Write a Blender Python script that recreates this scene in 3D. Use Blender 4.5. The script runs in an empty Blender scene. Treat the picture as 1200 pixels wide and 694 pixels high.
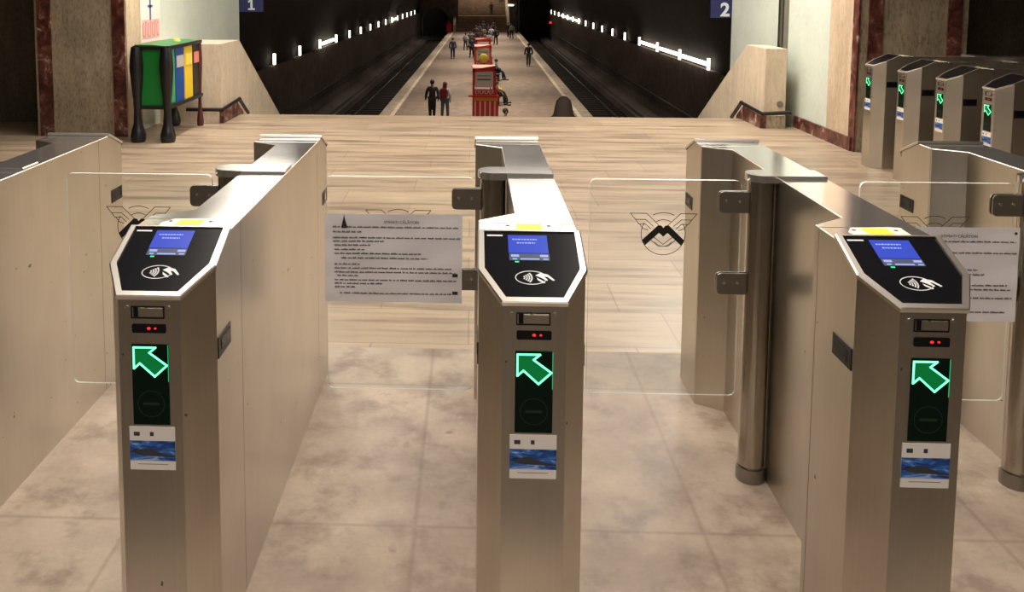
import bpy, bmesh, math, random
from mathutils import Vector, Matrix
random.seed(7)
C = bpy.context.scene.collection
PI = math.pi

# ------------------------------------------------------------------ materials
MATS = {}
def nt(name):
    m = bpy.data.materials.new(name); m.use_nodes = True
    t = m.node_tree; b = t.nodes['Principled BSDF']
    MATS[name] = m
    return m, t, b
def plain(name, col, rough=0.5, metal=0.0, emit=None, es=0.0, spec=None, coat=0.0):
    m, t, b = nt(name)
    b.inputs['Base Color'].default_value = (*col, 1); b.inputs['Roughness'].default_value = rough
    b.inputs['Metallic'].default_value = metal
    if spec is not None: b.inputs['Specular IOR Level'].default_value = spec
    if coat: b.inputs['Coat Weight'].default_value = coat
    if emit: b.inputs['Emission Color'].default_value = (*emit, 1); b.inputs['Emission Strength'].default_value = es
    return m
def coords(t, scale=(1,1,1), kind='Object', rot=(0,0,0)):
    tc = t.nodes.new('ShaderNodeTexCoord'); mp = t.nodes.new('ShaderNodeMapping')
    mp.inputs['Scale'].default_value = scale; mp.inputs['Rotation'].default_value = rot
    t.links.new(tc.outputs[kind], mp.inputs['Vector']); return mp.outputs['Vector']
def noise(t, vec, scale, detail=4, rough=.6, dist=0.0):
    n = t.nodes.new('ShaderNodeTexNoise'); n.inputs['Scale'].default_value = scale
    n.inputs['Detail'].default_value = detail; n.inputs['Roughness'].default_value = rough
    n.inputs['Distortion'].default_value = dist
    t.links.new(vec, n.inputs['Vector']); return n.outputs['Fac']
def ramp(t, fac, stops):
    r = t.nodes.new('ShaderNodeValToRGB'); e = r.color_ramp.elements
    while len(e) < len(stops): e.new(.5)
    for i, (p, c) in enumerate(stops):
        e[i].position = p; e[i].color = (*c, 1) if len(c) == 3 else c
    t.links.new(fac, r.inputs['Fac']); return r.outputs['Color']
def mix(t, a, b, fac, mode='MIX'):
    n = t.nodes.new('ShaderNodeMix'); n.data_type = 'RGBA'; n.blend_type = mode
    for sock, v in ((6, a), (7, b)):
        if isinstance(v, tuple): n.inputs[sock].default_value = (*v, 1)
        else: t.links.new(v, n.inputs[sock])
    if isinstance(fac, (int, float)): n.inputs[0].default_value = fac
    else: t.links.new(fac, n.inputs[0])
    return n.outputs[2]
def bump(t, b, h, s=.2, d=.01):
    n = t.nodes.new('ShaderNodeBump'); n.inputs['Strength'].default_value = s; n.inputs['Distance'].default_value = d
    t.links.new(h, n.inputs['Height']); t.links.new(n.outputs['Normal'], b.inputs['Normal'])

def steel(name, c1, c2, rough=.33, grain=(160,160,3), smudge=.12, metal=1.0):
    m, t, b = nt(name); b.inputs['Metallic'].default_value = metal
    g = noise(t, coords(t, grain), 1.0, 2); s = noise(t, coords(t, (1,1,.7)), 4, 2, .5)
    col = mix(t, ramp(t, s, [(.3, c1), (.7, c2)]), ramp(t, g, [(.3,(.95,.95,.95)),(.7,(1,1,1))]), 1.0, 'MULTIPLY')
    sp = noise(t, coords(t, (1,1,1)), 38, 2, .4)
    col = mix(t, col, (.10,.075,.05), ramp(t, sp, [(.0,(0,0,0)),(.765,(0,0,0)),(.79,(.8,.8,.8))]))
    t.links.new(col, b.inputs['Base Color'])
    rr = t.nodes.new('ShaderNodeMapRange'); rr.inputs['To Min'].default_value = rough-smudge/2; rr.inputs['To Max'].default_value = rough+smudge
    t.links.new(s, rr.inputs['Value']); t.links.new(rr.outputs['Result'], b.inputs['Roughness'])
    return m
steel('steel_side', (.58,.535,.465), (.68,.63,.55), .32, (160,160,3), .06)
steel('steel_top', (.62,.60,.57), (.70,.68,.65), .10, (3,160,160), .04, .86)
steel('steel_post', (.42,.385,.33), (.50,.46,.40), .20, (160,160,3), .06)
plain('steel_frame', (.70,.66,.60), .32, 1.0)
plain('steel_dark', (.30,.275,.245), .38, 1.0)
plain('screw', (.75,.72,.66), .25, 1.0)
plain('seam', (.02,.018,.015), .8)
plain('slot_black', (.008,.008,.009), .35, spec=.2)
plain('panel_black', (.006,.006,.008), .22, spec=.12)
plain('white_ink', (.78,.78,.80), .5)
plain('screen_blue', (.02,.03,.2), .2, emit=(.030,.065,.48), es=.85)
plain('screen_grey', (.05,.06,.08), .2, emit=(.05,.065,.13), es=.8)
plain('screen_text', (.1,.1,.1), .2, emit=(.28,.36,.75), es=1.1)
plain('led_green', (.0,.1,.03), .3, emit=(.02,.9,.25), es=1.2)
plain('led_red', (.1,.0,.0), .3, emit=(.9,.03,.04), es=1.2)
plain('arrow_line', (.0,.2,.08), .3, emit=(.16,1.0,.42), es=2.6)
plain('arrow_fill', (.0,.05,.02), .3, emit=(.0,.16,.03), es=.8)
plain('arrow_edge', (.0,.05,.02), .3, emit=(.0,.55,.16), es=1.0)
plain('display_black', (.004,.012,.007), .2, spec=.12)
plain('display_mark', (.012,.03,.018), .25)
plain('paper', (.74,.70,.72), .8)
plain('ink', (.08,.075,.09), .8)
plain('ink_dark', (.04,.04,.05), .8)
plain('tape_black', (.02,.02,.02), .5)
plain('sticker_white', (.80,.74,.68), .5)
plain('sticker_yellow', (.95,.80,.04), .5)
plain('emblem_line', (.03,.025,.02), .6)
plain('emblem_black', (.01,.009,.008), .5)
m, t, b = nt('sticker_blue')
n = noise(t, coords(t, (10,10,34), rot=(0,.35,0)), 2.2, 3, .5, 1.2)
t.links.new(ramp(t, n, [(.30,(.006,.012,.05)),(.46,(.02,.08,.32)),(.58,(.06,.20,.55)),(.70,(.42,.50,.78))]), b.inputs['Base Color'])
b.inputs['Roughness'].default_value = .35
m, t, b = nt('glass')
b.inputs['Base Color'].default_value = (.965,.985,.975,1); b.inputs['Roughness'].default_value = 0.0
b.inputs['IOR'].default_value = 1.45; b.inputs['Transmission Weight'].default_value = 1.0
m, t, b = nt('glass_edge')
b.inputs['Base Color'].default_value = (.86,.92,.87,1); b.inputs['Roughness'].default_value = .25
# floors
def floor_mat(name, tiles):
    m, t, b = nt(name)
    v = coords(t, (1,1,1))
    big = noise(t, v, 1.1, 6, .62); mid = noise(t, v, 5.5, 6, .65); fine = noise(t, v, 60, 3, .6)
    if tiles:
        br = t.nodes.new('ShaderNodeTexBrick')
        br.inputs['Scale'].default_value = 1.0; br.inputs['Brick Width'].default_value = 1.15; br.inputs['Row Height'].default_value = .40
        br.inputs['Mortar Size'].default_value = .004; br.inputs['Mortar Smooth'].default_value = .5; br.inputs['Bias'].default_value = -.1
        br.offset = .37; br.squash = .8; br.squash_frequency = 3
        br.inputs['Color1'].default_value = (.45,.36,.265,1); br.inputs['Color2'].default_value = (.39,.305,.225,1); br.inputs['Mortar'].default_value = (.29,.225,.165,1)
        t.links.new(v, br.inputs['Vector'])
        st = noise(t, coords(t, (.55,5.5,1)), 1.6, 6, .62, .3)
        st2 = noise(t, coords(t, (1.6,20,1)), 1.3, 3, .6)
        col = mix(t, br.outputs['Color'], ramp(t, st, [(.30,(.42,.40,.41)),(.42,(.70,.67,.66)),(.50,(.98,.94,.90)),(.66,(1.18,1.14,1.08))]), .8, 'MULTIPLY')
        col = mix(t, col, ramp(t, st2, [(.3,(.74,.72,.70)),(.7,(1.16,1.16,1.12))]), .5, 'MULTIPLY')
        rough = ramp(t, st, [(.3,(.30,)*3),(.7,(.42,)*3)])
    else:
        base = ramp(t, big, [(.30,(.235,.185,.145)),(.46,(.38,.30,.235)),(.64,(.55,.445,.35))])
        col = mix(t, base, ramp(t, mid, [(.34,(.50,.46,.43)),(.50,(.95,.95,.95)),(.65,(1.08,1.08,1.08))]), .85, 'MULTIPLY')
        sp = noise(t, v, 11, 3, .5)
        col = mix(t, col, (.12,.085,.06), ramp(t, sp, [(.68,(0,0,0)),(.78,(.6,.6,.6))]))
        # slab joints: dirty lines
        br = t.nodes.new('ShaderNodeTexBrick')
        br.inputs['Scale'].default_value = 1.0; br.inputs['Brick Width'].default_value = .824; br.inputs['Row Height'].default_value = .88
        br.inputs['Mortar Size'].default_value = .012; br.inputs['Mortar Smooth'].default_value = 1.0; br.offset = 0.0
        br.inputs['Color1'].default_value = (1,1,1,1); br.inputs['Color2'].default_value = (.93,.93,.93,1); br.inputs['Mortar'].default_value = (.50,.44,.38,1)
        mp = t.nodes.new('ShaderNodeMapping'); mp.inputs['Location'].default_value = (.15,.31,0)
        t.links.new(v, mp.inputs['Vector']); t.links.new(mp.outputs['Vector'], br.inputs['Vector'])
        col = mix(t, col, br.outputs['Color'], .42, 'MULTIPLY')
        rough = ramp(t, mid, [(.3,(.42,)*3),(.7,(.58,)*3)])
    col = mix(t, col, ramp(t, fine, [(.2,(.88,.88,.88)),(.7,(1.04,1.04,1.04))]), .7, 'MULTIPLY')
    t.links.new(col, b.inputs['Base Color']); t.links.new(rough, b.inputs['Roughness'])
    b.inputs['Specular IOR Level'].default_value = .5
    bump(t, b, fine, .12, .002)
floor_mat('floor_concrete', False)
floor_mat('floor_tiles', True)
def concrete(name, a, c, vs=1.0, rough=.75, mot=1.0):
    m, t, b = nt(name)
    st = noise(t, coords(t, (9*vs,9*vs,.9)), 1.5, 6, .65); bl = noise(t, coords(t, (1.4,1.4,1)), 1.7, 6, .65); f = noise(t, coords(t, (20,20,7)), 2.5, 4, .6)
    col = mix(t, ramp(t, st, [(.3,a),(.7,c)]), ramp(t, bl, [(.3,(.56,.55,.53)),(.65,(1.12,1.10,1.06))]), .85*mot, 'MULTIPLY')
    col = mix(t, col, ramp(t, f, [(.36,(.50,.47,.43)),(.52,(1,1,1))]), .7*mot, 'MULTIPLY')
    t.links.new(col, b.inputs['Base Color']); b.inputs['Roughness'].default_value = rough
    bump(t, b, st, .3, .01)
concrete('pier_stone', (.30,.245,.17), (.43,.36,.26))
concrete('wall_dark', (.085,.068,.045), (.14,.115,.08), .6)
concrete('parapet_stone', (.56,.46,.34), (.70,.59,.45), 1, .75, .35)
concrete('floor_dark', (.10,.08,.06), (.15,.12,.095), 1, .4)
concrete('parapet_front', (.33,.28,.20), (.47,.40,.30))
concrete('beige_stone', (.50,.38,.26), (.66,.52,.37), 1, .7, .5)
concrete('mint_paint', (.60,.66,.58), (.65,.71,.63), .15, .5, .25)
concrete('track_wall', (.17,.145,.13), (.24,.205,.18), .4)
concrete('vault', (.018,.015,.013), (.034,.029,.025), .2, .9)  # near-black colour carries the darkness of the unlit hall and tunnels
concrete('platform_floor', (.275,.215,.175), (.34,.27,.22), .2, .5)
concrete('platform_edge', (.42,.36,.29), (.50,.43,.36), .3)
concrete('edge_strip', (.70,.60,.47), (.80,.70,.56), .3)
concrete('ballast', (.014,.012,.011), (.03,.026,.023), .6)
concrete('far_steps', (.22,.155,.11), (.30,.215,.16), .2)
m, t, b = nt('red_marble')
n = noise(t, coords(t, (1,1,.8)), 7, 6, .7, .8); n2 = noise(t, coords(t, (1,1,.35)), 2.2, 1, .4)
col = ramp(t, n, [(.36,(.035,.010,.008)),(.47,(.10,.030,.023)),(.57,(.19,.075,.055)),(.66,(.50,.40,.35))])
t.links.new(mix(t, col, ramp(t, n2, [(.4,(.6,.55,.5)),(.6,(1.25,1.2,1.2))]), .8, 'MULTIPLY'), b.inputs['Base Color']); b.inputs['Roughness'].default_value = .35
plain('ceiling_white', (.34,.31,.27), .8)
plain('lamp_glow', (1,1,1), .5, emit=(1.0,.93,.85), es=2.4)
plain('lamp_case', (.5,.5,.5), .5)
plain('track_lamp', (1,1,1), .5, emit=(1.0,.88,.72), es=5)
plain('rail', (.20,.165,.15), .35, .8)
plain('sleeper', (.05,.042,.036), .8)
plain('pipe', (.13,.11,.10), .6)
plain('black_iron', (.010,.010,.012), .35)
plain('bin_green', (.01,.21,.035), .35)
plain('bin_green_light', (.05,.34,.14), .35)
plain('bin_blue', (.012,.065,.30), .3)
plain('bin_yellow', (.80,.56,.02), .35)
plain('bin_dark', (.02,.015,.015), .4)
plain('bin_frame_red', (.07,.012,.012), .4)
plain('red', (.50,.015,.012), .45)
plain('red_orange', (.66,.09,.035), .45)
plain('kiosk_pink', (.70,.35,.30), .5)
plain('kiosk_white', (.62,.55,.52), .5)
plain('kiosk_yellow', (.75,.30,.03), .5)
plain('lemon', (.80,.66,.10), .5)
plain('navy_sign', (.012,.016,.085), .35)
plain('sign_white', (.60,.62,.68), .5)
plain('poster_white', (.74,.72,.66), .6)
plain('poster_red', (.70,.22,.18), .6)
plain('poster_pink', (.75,.45,.40), .6)
plain('poster_blue', (.10,.12,.30), .6)
plain('dark_rubber', (.018,.016,.016), .5)
plain('skin', (.45,.27,.19), .6)
plain('hair_dark', (.018,.013,.011), .7)
plain('hair_brown', (.09,.05,.03), .7)
for n_, c_ in dict(black=(.012,.012,.014), navy=(.015,.022,.06), grey=(.12,.12,.13), jeans=(.10,.13,.17), maroon=(.20,.015,.018), teal=(.02,.09,.10), amber=(.72,.36,.02), brown=(.045,.03,.022), pale=(.42,.40,.42), charcoal=(.04,.04,.045), wine=(.10,.02,.03), palegrey=(.28,.27,.26)).items():
    plain('cloth_'+n_, c_, .8)
M = MATS

# ------------------------------------------------------------------ helpers
def obj(name, bm, mat, parent=None, label=None, smooth=False):
    me = bpy.data.meshes.new(name)
    bmesh.ops.recalc_face_normals(bm, faces=bm.faces[:])
    bm.to_mesh(me); bm.free()
    ms = mat if isinstance(mat, (list, tuple)) else [mat]
    for x in ms: me.materials.append(M[x])
    if smooth:
        for p in me.polygons: p.use_smooth = True
        try: me.set_sharp_from_angle(angle=math.radians(40))
        except Exception: pass
    o = bpy.data.objects.new(name, me); C.objects.link(o)
    if parent: o.parent = parent
    if label: o['label'] = label
    return o
def thing(name, label, cat, loc=(0,0,0), rotz=0, group=None):
    o = bpy.data.objects.new(name, None); C.objects.link(o); o.empty_display_size = .1
    o.location = loc; o.rotation_euler = (0,0,rotz); o['label'] = label; o['category'] = cat
    if group: o['group'] = group
    return o
def tag(o, label, cat, group=None, kind=None):
    o['label'] = label; o['category'] = cat
    if group: o['group'] = group
    if kind: o['kind'] = kind
    return o
def struct(name, bm, mat, smooth=False):
    o = obj(name, bm, mat, smooth=smooth); o['kind'] = 'structure'; return o
def dup(root, loc, rotz=0, label=None, group=None):
    def cp(o, par):
        c = o.copy(); C.objects.link(c)
        if par: c.parent = par
        for ch in list(o.children): cp(ch, c)
        return c
    r = cp(root, None); r.location = loc; r.rotation_euler = (0,0,rotz)
    if label: r['label'] = label
    if group: r['group'] = group
    return r
def bx(bm, x0, x1, y0, y1, z0, z1, mi=0):
    v = [bm.verts.new((x, y, z)) for z in (z0, z1) for x, y in ((x0,y0),(x1,y0),(x1,y1),(x0,y1))]
    for f in ((3,2,1,0),(4,5,6,7),(0,1,5,4),(1,2,6,5),(2,3,7,6),(3,0,4,7)):
        bm.faces.new([v[i] for i in f]).material_index = mi
def box(x0, x1, y0, y1, z0, z1, bev=0):
    bm = bmesh.new(); bx(bm, x0, x1, y0, y1, z0, z1)
    if bev: bmesh.ops.bevel(bm, geom=bm.edges[:], offset=bev, segments=2, affect='EDGES')
    return bm
def prism(bm, pts, f0, f1, mi=0):
    """loft between f0(p) and f1(p) for polygon pts"""
    a = [bm.verts.new(f0(p)) for p in pts]; b_ = [bm.verts.new(f1(p)) for p in pts]; n = len(pts)
    bm.faces.new(a[::-1]).material_index = mi; bm.faces.new(b_).material_index = mi
    for i in range(n): bm.faces.new((a[i], a[(i+1)%n], b_[(i+1)%n], b_[i])).material_index = mi
def vprism(pts, z0, z1):
    bm = bmesh.new(); prism(bm, pts, lambda p: (p[0],p[1],z0), lambda p: (p[0],p[1],z1)); return bm
def cyl(bm, c, r, z0, z1, n=24, r2=None):
    r2 = r if r2 is None else r2
    a = [bm.verts.new((c[0]+r*math.cos(2*PI*i/n), c[1]+r*math.sin(2*PI*i/n), z0)) for i in range(n)]
    b_ = [bm.verts.new((c[0]+r2*math.cos(2*PI*i/n), c[1]+r2*math.sin(2*PI*i/n), z1)) for i in range(n)]
    bm.faces.new(a[::-1]); bm.faces.new(b_)
    for i in range(n): bm.faces.new((a[i], a[(i+1)%n], b_[(i+1)%n], b_[i]))
def lathe(bm, c, prof, n=20):
    rings = [[bm.verts.new((c[0]+r*math.cos(2*PI*i/n), c[1]+r*math.sin(2*PI*i/n), z)) for i in range(n)] for r, z in prof]
    bm.faces.new(rings[0][::-1]); bm.faces.new(rings[-1])
    for a, b_ in zip(rings, rings[1:]):
        for i in range(n): bm.faces.new((a[i], a[(i+1)%n], b_[(i+1)%n], b_[i]))
class Plane2:
    """a plane in space: draws thin extruded figures lying on it"""
    def __init__(s, o, ex, ey):
        s.o = Vector(o); s.x = Vector(ex).normalized(); s.y = Vector(ey).normalized(); s.n = s.x.cross(s.y)
    def at(s, u, v, h=0): return s.o + s.x*u + s.y*v + s.n*h
    def poly(s, bm, pts, h0, h1, mi=0):
        prism(bm, pts, lambda p: s.at(p[0],p[1],h0), lambda p: s.at(p[0],p[1],h1), mi)
    def rect(s, bm, u0, u1, v0, v1, h0, h1, mi=0): s.poly(bm, [(u0,v0),(u1,v0),(u1,v1),(u0,v1)], h0, h1, mi)
    def disc(s, bm, u, v, r, h0, h1, n=16, ry=None):
        ry = ry or r
        s.poly(bm, [(u+r*math.cos(2*PI*i/n), v+ry*math.sin(2*PI*i/n)) for i in range(n)], h0, h1)
    def stroke(s, bm, pts, w, h0, h1, closed=False):
        n = len(pts); seg = n if closed else n-1
        for i in range(seg):
            a = Vector(pts[i]); b_ = Vector(pts[(i+1)%n]); d = b_-a
            if d.length < 1e-9: continue
            d.normalize(); q = Vector((-d.y, d.x))*w/2; e = d*w*.35
            s.poly(bm, [tuple(a-e-q), tuple(b_+e-q), tuple(b_+e+q), tuple(a-e+q)], h0, h1)
def arc(cx, cy, rx, ry, a0, a1, n=12):
    return [(cx+rx*math.cos(math.radians(a0+(a1-a0)*i/n)), cy+ry*math.sin(math.radians(a0+(a1-a0)*i/n))) for i in range(n+1)]
def cut(bm, co, no):
    g = bm.verts[:]+bm.edges[:]+bm.faces[:]
    r = bmesh.ops.bisect_plane(bm, geom=g, plane_co=co, plane_no=no, clear_outer=True)
    ed = [e for e in r['geom_cut'] if isinstance(e, bmesh.types.BMEdge)]
    ed = [e for e in ed if e.is_valid and e.is_boundary]
    if ed: bmesh.ops.holes_fill(bm, edges=ed)
def text_bm(s, size, plane, u, v, h=.001, align='CENTER'):
    cu = bpy.data.curves.new('lettering', 'FONT'); cu.body = s; cu.size = size; cu.align_x = align; cu.extrude = h/2; cu.offset = size*.03 if size > .1 else 0
    o = bpy.data.objects.new('lettering', cu); C.objects.link(o)
    dg = bpy.context.evaluated_depsgraph_get(); me = bpy.data.meshes.new_from_object(o.evaluated_get(dg))
    bm = bmesh.new(); bm.from_mesh(me)
    for w in bm.verts: w.co = plane.at(u+w.co.x, v+w.co.y, w.co.z+h/2)
    bpy.data.objects.remove(o); bpy.data.curves.remove(cu); bpy.data.meshes.remove(me)
    return bm
def skin_bm(verts, edges, radii, sub=1, root=0):
    me = bpy.data.meshes.new('sk'); me.from_pydata(verts, edges, [])
    o = bpy.data.objects.new('sk', me); C.objects.link(o)
    mo = o.modifiers.new('s', 'SKIN'); mo.branch_smoothing = .6
    for i, r in enumerate(radii):
        me.skin_vertices[0].data[i].radius = (r, r) if not isinstance(r, tuple) else r
    me.skin_vertices[0].data[root].use_root = True
    su = o.modifiers.new('u', 'SUBSURF'); su.levels = sub; su.render_levels = sub
    dg = bpy.context.evaluated_depsgraph_get(); m2 = bpy.data.meshes.new_from_object(o.evaluated_get(dg))
    bm = bmesh.new(); bm.from_mesh(m2)
    bpy.data.objects.remove(o); bpy.data.meshes.remove(me); bpy.data.meshes.remove(m2)
    return bm

# ------------------------------------------------------------------ ticket gate
W = .235; L = 1.66; HT = .975
def gate_plan():
    return [(-.185,0),(-.05,0),(0,.092),(0,1.568),(-.05,1.66),(-.185,1.66),(-.235,1.568),(-.235,1.353),(-.142,1.293),(-.142,.392),(-.235,.324),(-.235,.092)]
CX, CY = -.1175, L/2
SL = (.983-.890)/.212
def make_gate(label, group):
    root = thing('ticket_gate', label, 'ticket gate', group=group)
    def rel(bm):
        bmesh.ops.translate(bm, verts=bm.verts[:], vec=(-CX, -CY, 0)); return bm
    def P(name, bm, mat, par=root, label=None, smooth=False): return obj(name, rel(bm), mat, par, label, smooth)
    def body(y0, y1, front=False, back=False):
        bm = vprism(gate_plan(), 0.0, 1.15)
        cut(bm, (0,0,HT), (0,0,1))
        n = Vector((0,-SL,1)).normalized()
        cut(bm, (0,0,.884), n); cut(bm, (0,L,.884), Vector((0,SL,1)).normalized())
        if y0 is not None: cut(bm, (0,y0,0), (0,-1,0))
        if y1 is not None: cut(bm, (0,y1,0), (0,1,0))
        for f in bm.faces:
            f.normal_update()
            f.material_index = 1 if abs(f.normal.z) > .8 else 0
        bmesh.ops.bevel(bm, geom=[e for e in bm.edges if len(e.link_faces) == 2 and e.calc_face_angle(0) > .3 and min(v.co.z for v in e.verts) > .01], offset=.002, segments=1, affect='EDGES')
        return bm
    P('front_column', body(None, .299), ['steel_side','steel_top'])
    P('middle_cabinet', body(.3015, 1.3595), ['steel_side','steel_top'])
    P('rear_column', body(1.362, None), ['steel_side','steel_top'])
    bm = bmesh.new(); bx(bm, -.12, -.004, .28, 1.38, .02, HT-.006); P('seam_liner', bm, 'seam')
    hexo = [(-.185,0),(-.05,0),(.0,.092),(.0,.212),(-.235,.212),(-.235,.092)]
    for end in (0, 1):
        if end == 0:
            pl = Plane2((CX,0,.885), (1,0,0), (0,1,SL)); fp = Plane2((CX,0,0), (1,0,0), (0,0,1))
        else:
            pl = Plane2((CX,L,.885), (-1,0,0), (0,-1,SL)); fp = Plane2((CX,L,0), (-1,0,0), (0,0,1))
        k = math.sqrt(1+SL*SL)
        ho = [(-.070,-.004),(.070,-.004),(.121,.092*k-.004),(.1195,.212*k),(-.1195,.212*k),(-.121,.092*k-.004)]
        hi = [(-.061,.011),(.061,.011),(.105,.092*k-.001),(.105,.212*k-.007),(-.105,.212*k-.007),(-.105,.092*k-.001)]
        bm = bmesh.new()
        # ring: outer skirt, top ring, inner wall
        o0 = [bm.verts.new(pl.at(*p,-.002)) for p in ho]; o1 = [bm.verts.new(pl.at(*p,.007)) for p in ho]
        o2 = [bm.verts.new(pl.at(p[0]*.975,.1+(p[1]-.1)*.975,.0095)) for p in ho]
        i1 = [bm.verts.new(pl.at(*p,.0095)) for p in hi]; i0 = [bm.verts.new(pl.at(*p,.004)) for p in hi]
        for a, b_ in ((o0,o1),(o1,o2),(o2,i1),(i1,i0)):
            for i in range(6): bm.faces.new((a[i],a[(i+1)%6],b_[(i+1)%6],b_[i]))
        bez = P('reader_bezel', bm, 'steel_frame')
        bm = bmesh.new(); pl.poly(bm, hi, .0, .0062); rp = P('reader_panel', bm, 'panel_black')
        def on(name, fn, mat, par=rp, label=None):
            bm = bmesh.new(); fn(bm); return P(name, bm, mat, par, label)
        h0, h1 = .0062, .0070
        on('screen', lambda b: pl.rect(b,-.050,.040,.152,.213,h0,h1), 'screen_blue')
        def ui(b):
            pl.rect(b,-.049,.041,.128,.150,h0,h1)
        on('screen_menu', ui, 'screen_grey')
        def tx2(b):
            for a0,a1 in ((-.045,-.027),(.020,.038)):
                pl.rect(b,a0,a1,.139,.146,h1,h1+.0003)
            for a0,a1 in ((-.042,-.032),(-.024,.018),(.026,.038)):
                pl.rect(b,a0,a1,.130,.134,h1,h1+.0003)
        def tx(b):
            for r_, (a0,a1) in ((.196,(-.040,.016)),(.184,(-.030,.012))):
                x = a0
                while x < a1:
                    w = random.uniform(.003,.008); pl.rect(b,x,min(x+w,a1),r_,r_+.004,h1,h1+.0003); x += w+.002
        on('menu_text', tx2, 'screen_text')
        on('screen_text', tx, 'screen_text')
        on('name_label', lambda b: pl.rect(b,-.098,-.062,.209,.2135,h0,h1), 'white_ink')
        on('status_light', lambda b: pl.rect(b,-.037,-.028,.1215,.125,h0,h1), 'led_green')
        def sym(b):
            pl.stroke(b, arc(-.004,.073,.034,.0205,20,338,26), .0018, h0, h1)
            for i in range(4):
                rr = .006+.0052*i
                pl.stroke(b, arc(-.024,.073,rr*1.0,rr*.98,-38,38,8), .0032, h0, h1)
            # hand holding a card
            pl.poly(b, [(.006,.080),(.017,.088),(.033,.083),(.047,.066),(.043,.064),(.031,.076),(.024,.077),(.032,.066),(.029,.064),(.018,.073)], h0, h1)
            pl.poly(b, [(.008,.073),(.020,.064),(.026,.058),(.022,.056),(.010,.066)], h0, h1)
        on('contactless_symbol', sym, 'white_ink')
        # yellow label behind the reader
        if end == 0:
            tp = Plane2((CX,.27,HT), (1,0,0), (0,1,0))
            lb = bmesh.new(); tp.poly(lb, [(-.062,-.040),(.070,-.040),(.074,.030),(.050,.034),(-.045,.026),(-.066,-.01)], 0, .0012); P('top_label', lb, 'sticker_white', root, 'white label with a yellow square')
            lb = bmesh.new(); tp.rect(lb, -.026,.034,-.030,.018, .0012,.0018); lp_ = P('top_label_patch', lb, 'sticker_yellow', root)
            for q in (-.047,.052): lb = bmesh.new(); tp.disc(lb, q, .004, .005, .0012, .0018, 10); P('top_label_dot', lb, 'ink_dark', root)
        # front panel fittings
        def onf(name, fn, mat, par=root, label=None):
            bm = bmesh.new(); fn(bm); return P(name, bm, mat, par, label)
        fr = onf('ticket_slot', lambda b: [fp.stroke(b, [(-.038,.866),(-.038,.841),(.032,.841),(.032,.866)], .0022, .0, .002, True), fp.rect(b,-.034,-.024,.843,.864,0,.001)], 'slot_black')
        onf('slot_lip', lambda b: fp.rect(b,-.022,.029,.845,.862,0,.004), 'steel_frame', fr)
        for q in (-.048,.042): onf('slot_screw', lambda b: fp.disc(b,q,.864,.0042,0,.002), 'screw', fr)
        lw = onf('indicator_window', lambda b: fp.poly(b, [(-.038,.811),(-.036,.808),(.034,.808),(.036,.811),(.036,.825),(.034,.828),(-.036,.828),(-.038,.825)], 0, .0015), 'slot_black')
        for q, qr in ((-.001,.0042),(.013,.003)): onf('indicator_light', lambda b: fp.disc(b,q,.8185,qr,.0015,.0022,10,qr*.78), 'led_red', lw)
        ds = onf('arrow_display', lambda b: fp.rect(b,-.040,.040,.603,.783,0,.0015), 'display_black')
        A = [(-.034,.777),(.014,.777),(.001,.764),(.037,.738),(.010,.714),(-.021,.744),(-.034,.732)]
        A = [(-.0355,.776),(.0125,.776),(-.0015,.7645),(.0365,.7365),(.0095,.7115),(-.0225,.7405),(-.0355,.729)]
        onf('arrow_glow', lambda b: fp.poly(b, A, .0015, .0019), 'arrow_fill', ds)
        onf('display_rim_light', lambda b: fp.rect(b,.0385,.0398,.70,.782,.0015,.002), 'arrow_edge', ds)
        onf('green_arrow', lambda b: fp.stroke(b, A, .0040, .0019, .0026, True), 'arrow_line', ds, 'glowing green arrow outline')
        onf('no_entry_ring', lambda b: [fp.stroke(b, arc(0,.650,.029,.029,0,360,28), .0018, .0015, .0018), fp.rect(b,-.018,.018,.647,.653,.0015,.0018)], 'display_mark', ds)
        sk = onf('information_sticker', lambda b: fp.rect(b,-.050,.050,.500,.598,0,.001), 'sticker_white')
        onf('sticker_picture', lambda b: fp.rect(b,-.050,.050,.521,.566,.001,.0015), 'sticker_blue', sk)
        def train(b):
            fp.poly(b, [(-.049,.541),(-.030,.545),(-.018,.549),(-.004,.549),(.008,.543),(.030,.536),(.049,.533),(.049,.529),(.020,.531),(-.010,.532),(-.030,.534)], .0015,.0018)
            for u, hw, hh in ((-.034,.0065,.0045),(-.001,.004,.0045)): fp.rect(b,u-hw,u+hw,.577,.577+2*hh,.001,.0015)
            fp.rect(b,-.033,.033,.5125,.5135,.001,.0013)
        onf('sticker_print', train, 'ink_dark', sk)
    # side slots on both sides, both ends
    for nm, x, s in (('side_slot', 0, 1), ('side_slot', -W, -1)):
        for v0, v1 in ((.098,.195),(L-.195,L-.098)):
            bm = bmesh.new(); a, c = (x-.004*s, x+.0022*s); bx(bm, min(a,c), max(a,c), v0, v1, .708, .758)
            so = P(nm, bm, 'slot_black')
            bm = bmesh.new(); a, c = (x+.0022*s, x+.0032*s); bx(bm, min(a,c), max(a,c), v0+.02, v1-.008, .722, .748)
            P('slot_sensor', bm, 'panel_black', so)
    # hinge post
    py = .868; pxx = -.184
    bm = bmesh.new(); cyl(bm, (pxx,py), .040, .05, .962, 32); post = P('hinge_post', bm, 'steel_post', smooth=True)
    bm = bmesh.new(); cyl(bm, (pxx,py), .045, 0, .045, 32); cyl(bm, (pxx,py), .037, .045, .05, 32); P('post_collar', bm, 'steel_dark', post, smooth=True)
    cap = [(-.001,py-.045),(-.001,py+.05)] + [(pxx+.047*math.cos(math.radians(a_)), py+.0475*math.sin(math.radians(a_))) for a_ in range(90,271,15)]
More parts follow.
